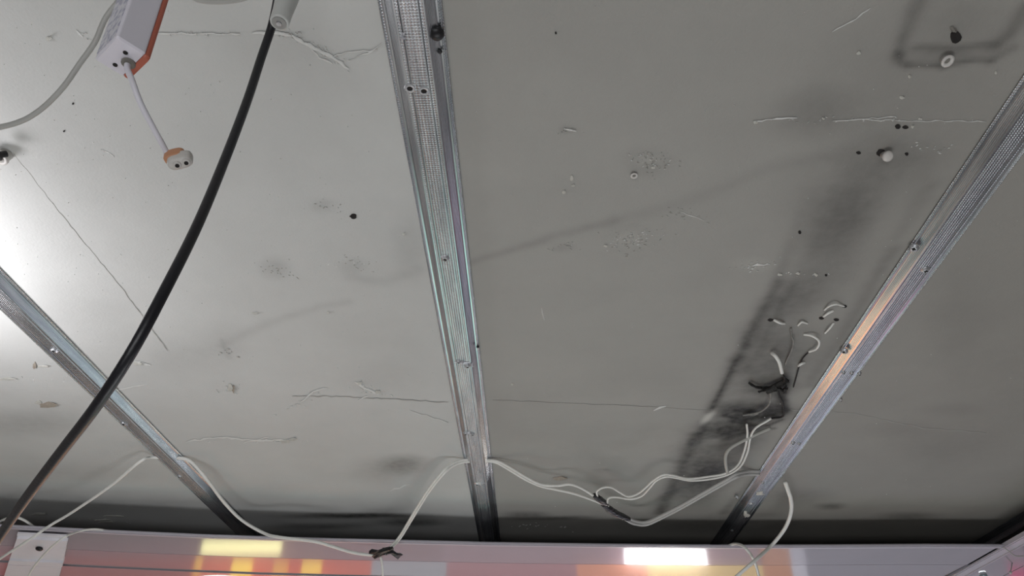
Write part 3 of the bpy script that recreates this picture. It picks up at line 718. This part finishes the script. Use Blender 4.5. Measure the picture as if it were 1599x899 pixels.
# ------------------------------------------------------------------ white wires under the ceiling
cab_g = 'white wires strung under the ceiling'
def wire(name, label, pts, r, m=M_white_cable, **k):
    return tag(cable(name, pts, r, m, None, **k), label, 'wire')
wire('white_wire', 'thin white wire from the left channel down to the lower left corner', [(262, 716, .004), (236, 714, .007), (218, 721, .022), (172, 759, .09), (112, 800, .18), (80, 819, .228), (52, 838, .258), (0, 872, .28), (-50, 905, .3)], .0022)
wire('white_wire', 'thin white wire curling over the false ceiling edge beside the white bracket', [(175, 830, .19), (150, 826, .215), (125, 829, .226), (98, 840, .258), (72, 862, .268), (48, 892, .285), (40, 915, .30)], .0017)
wire('white_wire', 'short white wire end looping behind the black cable above the edge trim', [(-10, 822, .16), (4, 812, .15), (22, 807, .15), (38, 812, .16), (52, 822, .18), (60, 830, .20)], .0022)
w1 = wire('white_wire', 'white flat wire sagging from the left channel to the black tape knot', [(274, 714, .004), (292, 717, .006), (306, 728, .016), (326, 752, .045), (350, 784, .08), (378, 812, .12), (412, 832, .205), (436, 838.5, .232), (490, 845, .238), (520, 853, .242), (550, 862, .244), (580, 866, .245), (598, 862, .247)], .0027, flat=1.35)
w2 = wire('white_wire', 'white twin wire rising from the black tape knot to the middle channel', [(600, 864, .247), (622, 842, .215), (645, 805, .15), (668, 768, .09), (690, 740, .05), (706, 726, .018), (722, 720, .007), (745, 718, .003)], .0019, twin=True)
wire('white_wire', 'white wire hanging straight down below the black tape knot', [(594, 868, .247), (597, 884, .262), (598, 915, .29)], .0020)
# knot of tape
knot = thing('tape_knot', 'crumpled black tape knot joining wires over the false ceiling edge', 'tape', P(600, 863, .10))
def crumple(pxs, hh_, r, seed, m=M_tape):
    r_ = random.Random(seed); path = [P(x, y, sag(hh_)+r_.uniform(-.002, .002)) for x, y in pxs]; n = 7
    vf = tube_vf(path, r, n, rfun=lambda t: 1); V_ = [v+Vector((r_.uniform(-1, 1), r_.uniform(-1, 1), r_.uniform(-1, 1)))*r*.45 for v in vf[0]]; return V_, vf[1]
for pxs, r_, sd in (([(578, 861), (590, 862), (600, 859), (608, 856)], .0052, 1), ([(584, 869), (592, 866), (601, 862)], .0046, 4), ([(603, 860), (611, 861), (618, 865), (624, 867)], .0062, 7), ([(597, 858), (606, 857), (613, 855)], .0040, 9)):
    vf = crumple(pxs, .252, r_, sd); obj('tape_fold', shift(vf[0], knot.location), vf[1], M_tape, knot)
# wires right of the middle channel
wire('white_wire', 'upper white wire running from the middle channel to the black tape wraps', [(748, 717, .003), (774, 719, .006), (792, 727, .014), (822, 745, .04), (846, 756, .055), (870, 758, .06), (890, 756, .062), (908, 762, .07), (932, 777, .085)], .0021)
wire('white_wire', 'lower white wire running from the middle channel to the black tape wraps', [(748, 719, .003), (772, 721, .006), (790, 730, .014), (820, 748, .04), (845, 759, .055), (868, 764, .06), (895, 770, .068), (922, 779, .078), (950, 790, .09)], .0021)
def sleeve(name, label, a, r0=.0042):
    path = catmull([P(p_[0], p_[1], sag(p_[2])) for p_ in a], 5); vf = tube_vf(path, r0*1.3, 9, rfun=lambda t: .85+.40*math.sin(math.pi*t)); r_ = random.Random(len(a)+int(a[0][0]))
    V_ = [v+Vector((r_.uniform(-1, 1), r_.uniform(-1, 1), r_.uniform(-1, 1)))*.0006 for v in vf[0]]
    return tag(obj(name, V_, vf[1], M_tape, None), label, 'tape')
sleeve('tape_sleeve', 'short black tape wrap where the thin white wires join, left of the longer wrap', [(928, 773, .084), (936, 779, .087), (947, 787, .09)], .0042)
sleeve('tape_sleeve', 'longer black tape wrap at the lower end of the grey twin cable', [(942, 787, .089), (952, 795, .094), (963, 802, .098), (982, 810, .102)], .0050)
wire('white_wire', 'upper of two thin wires from the tape wraps to the burnt spot', [(933, 775, .086), (932, 767, .084), (942, 761, .08), (955, 761, .078), (967, 768, .08), (982, 775, .082), (1000, 768, .078), (1020, 750, .065), (1036, 741, .058), (1052, 742, .055), (1075, 747, .052), (1105, 744, .045), (1132, 739, .036), (1152, 726, .026), (1162, 704, .018), (1167, 680, .012), (1166, 662, .008)], .0016)
wire('white_wire', 'lower of two thin wires from the tape wraps to the burnt spot', [(948, 787, .09), (950, 778, .086), (962, 776, .084), (985, 779, .084), (1002, 774, .079), (1014, 762, .07), (1025, 750, .064), (1040, 744, .058), (1056, 746, .055), (1078, 750, .052), (1107, 748, .045), (1136, 741, .036), (1156, 728, .026), (1167, 706, .018), (1172, 682, .012), (1180, 668, .009), (1196, 658, .005), (1204, 653, .003)], .0016)
wire('grey_twin_cable', 'thick grey twin cable from the tape wrap up to the right channel', [(978, 809, .102), (990, 815, .104), (1008, 817, .102), (1030, 808, .094), (1065, 790, .078), (1100, 770, .058), (1130, 753, .04), (1150, 742, .028), (1166, 738, .009), (1186, 738, .004)], .0026, twin=True, m=mat('light_grey_sheath', (.46, .46, .45), .5))
wire('white_wire', 'white wire bending up beside the burnt spot to the right channel', [(1136, 738, .034), (1133, 722, .03), (1134, 708, .026), (1142, 698, .022), (1160, 688, .016), (1180, 678, .01), (1203, 668, .006)], .0026, m=mat('soiled_white_sheath', (.40, .40, .37), .6))
wire('white_wire', 'white wire hanging free right of the right channel, curving below the trim', [(1226, 752, .02), (1230, 764, .03), (1235, 780, .05), (1235, 800, .09), (1226, 824, .15), (1206, 850, .225), (1180, 874, .27), (1150, 900, .30), (1130, 918, .31)], .0027, flat=1.3)
wire('white_wire', 'white wire hooking over the trim at the foot of the right channel', [(1136, 853, .19), (1146, 849, .21), (1158, 851, .235), (1168, 860, .25), (1176, 872, .262), (1182, 888, .272), (1188, 912, .285)], .0024, flat=1.2)
# burnt lump and its wires
burnt = thing('burnt_terminal', 'charred black cable terminal on the sooty ceiling left of the right channel', 'terminal', P(1205, 605, .01))
def burn(pxs, h_, r, sd, name='charred_block'):
    vf = crumple(pxs, h_, r, sd); return obj(name, shift(vf[0], burnt.location), vf[1], M_char, burnt)
burn([(1173, 600), (1180, 604), (1190, 606), (1198, 604)], .006, .0022, 2, 'charred_lead'); burn([(1192, 608), (1202, 606), (1212, 602)], .007, .0042, 5); burn([(1208, 603), (1218, 600), (1231, 594)], .008, .0040, 21)
burn([(1198, 612), (1208, 609), (1218, 607)], .009, .0030, 8); burn([(1224, 596), (1227, 604), (1225, 613)], .006, .0028, 11); burn([(1215, 606), (1222, 610), (1228, 606)], .010, .0026, 15)
burn([(1170, 598), (1174, 602), (1180, 604)], .005, .002, 13, 'charred_lead'); burn([(1196, 604), (1190, 610), (1184, 612)], .006, .0015, 17, 'charred_lead'); burn([(1222, 600), (1226, 592), (1224, 586)], .008, .0014, 19, 'charred_lead')
M_sooty = mat('sooty_wire', (.22, .215, .20), .6, noise=.35, nscale=120)
for pts, r_ in (([(1203, 612, .010), (1203, 622, .012), (1200, 632, .011), (1188, 642, .008), (1174, 646, .004), (1160, 648, .002)], .0017), ([(1184, 645, .006), (1176, 648, .004), (1168, 646, .002)], .0015)):
    vf = tube_vf(catmull([P(*p_) for p_ in pts], 6), r_, 8); obj('stripped_wire', shift(vf[0], burnt.location), vf[1], M_sooty, burnt, True)
vf = tube_vf(catmull([P(*p_) for p_ in [(1214, 606, .010), (1217, 618, .012), (1222, 628, .011), (1224, 640, .008), (1222, 650, .004), (1205, 653, .002)]], 6), .0018, 8); obj('burnt_wire', shift(vf[0], burnt.location), vf[1], M_char, burnt, True)
def bit(label, pts, r, m=M_white_cable, name='wire_stub'): return tag(cable(name, pts, r*.74, m), label, 'wire')
bit('thick white wire stub hanging just above the charred terminal', [(1205, 551, .004), (1211, 556, .012), (1217, 566, .016), (1221, 582, .02)], .0030)
bit('thin sooty wire curling down above the charred terminal', [(1235, 512, .002), (1236, 524, .005), (1239, 533, .008), (1236, 547, .006), (1229, 562, .003), (1226, 570, .001)], .0014, M_sooty)
bit('white wire curled like a hook right of the charred terminal', [(1255, 522, .001), (1267, 524, .006), (1277, 530, .010), (1279, 537, .010), (1274, 545, .007), (1263, 549, .003)], .0018)
bit('dark thin wire running down beside the right channel from the hooked wire', [(1263, 549, .002), (1253, 560, .003), (1247, 575, .003), (1243, 590, .003), (1239, 604, .001)], .0011, M_char)
bit('small white arched wire stub, highest of those near the burnt spot', [(1287, 484, .001), (1295, 478, .005), (1306, 475, .006), (1318, 478, .001)], .0014)
bit('tiny white wire stub just below the highest arched stub', [(1286, 494, .001), (1293, 489, .004), (1301, 485, .001)], .0018)
bit('small slanting white wire stub beside the right channel', [(1288, 520, .001), (1295, 513, .005), (1302, 504, .001)], .0015)
bit('small flat white wire stub left of the other stubs', [(1208, 499, .001), (1218, 504, .005), (1225, 505, .001)], .0020)
bit('small arched white wire stub in the middle of the sooty strip', [(1246, 508, .001), (1252, 503, .004), (1261, 505, .001)], .0014)
bit('tiny pale wire end on the sooty strip beside the dark wire', [(1247, 571, .001), (1251, 568, .005), (1256, 566, .001)], .0022)
for s0 in [[(1318, 477), (1320, 480)], [(1206, 499), (1200, 501)], [(1304, 502), (1308, 497)], [(1280, 499), (1286, 495)]]:
    pit((s0[0][0]+s0[1][0])/2, (s0[0][1]+s0[1][1])/2, 8, 4)

# ------------------------------------------------------------------ bracket under the false ceiling, lower left
bp = P(60, 868, DROP+.012)
br = thing('white_bracket', 'stepped white plastic bracket with a black screw, lower left under the trim', 'bracket', bp)
c1 = [P(*q_) for q_ in ((29, 837, DROP+.004), (107, 842, DROP+.004))]
def quad_block(name, pxs, h0, th, m, par=br):
    lo = [P(x, y, h0+th) for x, y in pxs]; hi = [v+Vector((0, 0, th)) for v in lo]
    V_ = lo+hi; F_ = [(0, 1, 2, 3), (7, 6, 5, 4)]+[(k, 4+k, 4+(k+1) % 4, (k+1) % 4) for k in range(4)]
    return obj(name, shift(V_, bp), F_, m, par)
M_bracket = mat('bracket_plastic', (.86, .85, .90), .4, noise=.03)
quad_block('top_flange', [(27, 833), (105, 837), (104, 843), (26, 840)], DROP+.004, .004, M_bracket)
quad_block('face_plate', [(26, 841), (105, 845), (98, 880), (14, 876)], DROP+.006, .008, M_bracket)
quad_block('rib', [(14, 875), (98, 879), (97, 885), (12, 881)], DROP+.004, .015, M_bracket)
quad_block('lower_plate', [(12, 882), (96, 885), (88, 915), (2, 912)], DROP+.004, .008, M_bracket)
vf = lathe_vf([(.0068, 0), (.0082, .002), (.0066, .005), (.002, .006)], P(62, 855, DROP+.015), (0, -.2, -1), 10); obj('black_screw', shift(vf[0], bp), vf[1], M_blackmetal, br, True)

# ------------------------------------------------------------------ lit discs set in the false ceiling
M_lens = mat('lit_lens', (.9, .9, .9), .4, emit=(.95, .98, 1), es=6)
M_rim = mat('disc_rim', (.30, .38, .42), .3, metal=.4)
def add_lit_disc(px, py, r, label):
    c = P(px, py, DROP+.001); root = thing('lit_disc', label, 'lamp', c)
    vf = lathe_vf([(r, .004), (r*1.12, .002), (r*1.12, 0), (r*1.0, -.003), (r*.9, -.004)], c, (0, 0, 1), 48); obj('rim', shift(vf[0], c), vf[1], M_rim, root, True)
    vf = lathe_vf([(r*.985, -.0046), (r*.985, -.0036)], c, (0, 0, 1), 48); obj('lens', shift(vf[0], c), vf[1], M_lens, root)
add_lit_disc(355, 917, .09, 'round lit disc in the false ceiling, cut by the bottom edge of the picture')
add_lit_disc(1536, 899, .008, 'tiny bright disc near the false ceiling corner at the lower right')
# small fittings at the far right corner
wire('thin_wire', 'thin grey wire bending from the false ceiling corner to the right edge', [(1567, 854, .22+.006), (1576, 861, .22+.012), (1584, 867, .22+.012), (1592, 868, .22+.012), (1625, 867, .22+.012)], .0011, m=M_grey_cable)
vf = lathe_vf([(.0012, 0), (.0012, .028), (.0032, .029), (.0032, .034), (.001, .035)], P(1581, 876, DROP-.006), (P(1578, 893, DROP+.02)-P(1581, 876, DROP-.006)), 10)
tag(obj('hanging_pin', *vf, M_plug, None, True), 'small white pin with a round foot hanging at the lower right corner', 'pin')

# ------------------------------------------------------------------ lit displays on the shop's back wall (seen only mirrored in the planks)
def lit(name, label, x0, x1, z0, z1, col, es, y=3.6):
    m = mat('lit_'+name, col, .5, emit=col, es=es)
    v, f = box_vf(((x0+x1)/2, y+.02, (z0+z1)/2), (x1-x0, .04, z1-z0)); return tag(obj(name, v, f, m), label, 'sign')
def mirror_xz(px, py, y=3.6, tilt=0.0, h=DROP):
    """where the sight line mirrored in a plank meets the upright plane y"""
    p0 = P(px, py, h); d_ = (p0-CAM); a_ = math.radians(tilt); n_ = Vector((0, math.sin(a_), -math.cos(a_)))
    d_ = d_ - n_*2*d_.dot(n_); t_ = (y-p0.y)/d_.y; return p0.x+d_.x*t_, p0.z+d_.z*t_
zA0 = mirror_xz(800, 850)[1]; zA1 = mirror_xz(800, 880)[1]; zB0 = mirror_xz(800, 880, tilt=TILT)[1]; zB1 = mirror_xz(800, 905, tilt=TILT)[1]; zm = (zA1+zB0)/2
print('displays', zA0, zA1, zB0, zB1)
bands = [('red', -140, 300, (.50, .13, .12), .55), ('bright red', 300, 580, (.75, .15, .09), .75), ('pale grey', 580, 697, (.42, .42, .46), .7), ('dusty pink', 697, 900, (.46, .19, .21), .62),
         ('orange', 900, 1010, (.75, .27, .14), .85), ('pale yellow', 1010, 1190, (.75, .52, .20), .85), ('light orange', 1190, 1235, (.62, .26, .12), .7), ('white', 1235, 1258, (.6, .58, .66), .8), ('lavender grey', 1258, 1600, (.24, .23, .28), .8)]
for cl, a, b, colr, es in bands:
    xa, xb = mirror_xz(a, 890)[0], mirror_xz(b, 890)[0]
    lit('shelf_sign', cl+' lit sign panel on the back wall of the shop', xa, xb, zm, zB1+.06, colr, es)
for cl, a, b, colr, es in [('mauve', -140, 690, (.30, .18, .20), .6), ('pinkish', 690, 1185, (.33, .21, .24), .7), ('peach', 1190, 1232, (.55, .25, .15), .7), ('white', 1232, 1256, (.5, .48, .56), .8), ('grey lavender', 1256, 1600, (.22, .21, .26), .8)]:
    xa, xb = mirror_xz(a, 860)[0], mirror_xz(b, 860)[0]
    lit('shelf_display', cl+' lit shelf display under the sign on the back wall', xa, xb, zA0-.04, zm-.003, colr, es)
for cl, a, b, y0_, y1_, colr, es, tl in [('wide yellow', 315, 436, 845, 859, (1, .95, .45), 4.5, 0), ('wide white', 978, 1102, 856, 882, (.95, .97, 1), 12, 0), ('orange yellow', 360, 388, 878, 900, (1, .7, .08), 2.2, TILT), ('tall yellow', 470, 498, 878, 900, (1, .65, .08), 1.8, TILT), ('dim amber', 425, 445, 880, 900, (1, .5, .08), 1.2, TILT), ('thin amber', 302, 308, 870, 898, (.9, .5, .08), 1.2, TILT)]:
    xa, xb = mirror_xz(a, (y0_+y1_)/2, 3.5, tl)[0], mirror_xz(b, (y0_+y1_)/2, 3.5, tl)[0]; z0_, z1_ = mirror_xz(a, y0_, 3.5, tl)[1], mirror_xz(a, y1_, 3.5, tl)[1]
    lit('light_box', cl+' lit box in front of the back wall display', xa, xb, z0_, z1_, colr, es, 3.5)
# unseen glowing panels, added for the reflections in the steel and planks
lit('glow_panel', 'large cool white glowing panel added low on the back wall, unseen', -1.9, 2.6, .25, 1.25, (.55, .66, .66), .65)
lit('glow_panel', 'small teal lit shop display in front of the cool white one', -.72, -.12, .2, 1.12, (.42, .74, .64), 2.0, 3.5)
lit('glow_panel', 'orange lit shop display beside the teal one', -1.27, -.78, .98, 1.6, (1, .40, .17), 4.0, 3.5)
lit('glow_panel', 'magenta lit shop display at the right of the back wall', 1.95, 2.25, .78, 1.12, (.75, .12, .35), 1.3, 3.5)
lit('glow_panel', 'lavender glowing panel added high on the back wall, right half, unseen', .95, 2.6, 1.28, 1.74, (.42, .42, .56), 1.7)
lit('glow_panel', 'dim grey glowing panel added high on the back wall, in the middle, unseen', -.7, .9, 1.28, 1.74, (.42, .44, .48), .28)
xa, za = mirror_xz(1582, 888, 3.45); lit('glow_panel', 'deep pink lit shop display at the far right of the back wall', xa, xa+.5, za, za+.14, (.65, .03, .16), .9, 3.45)
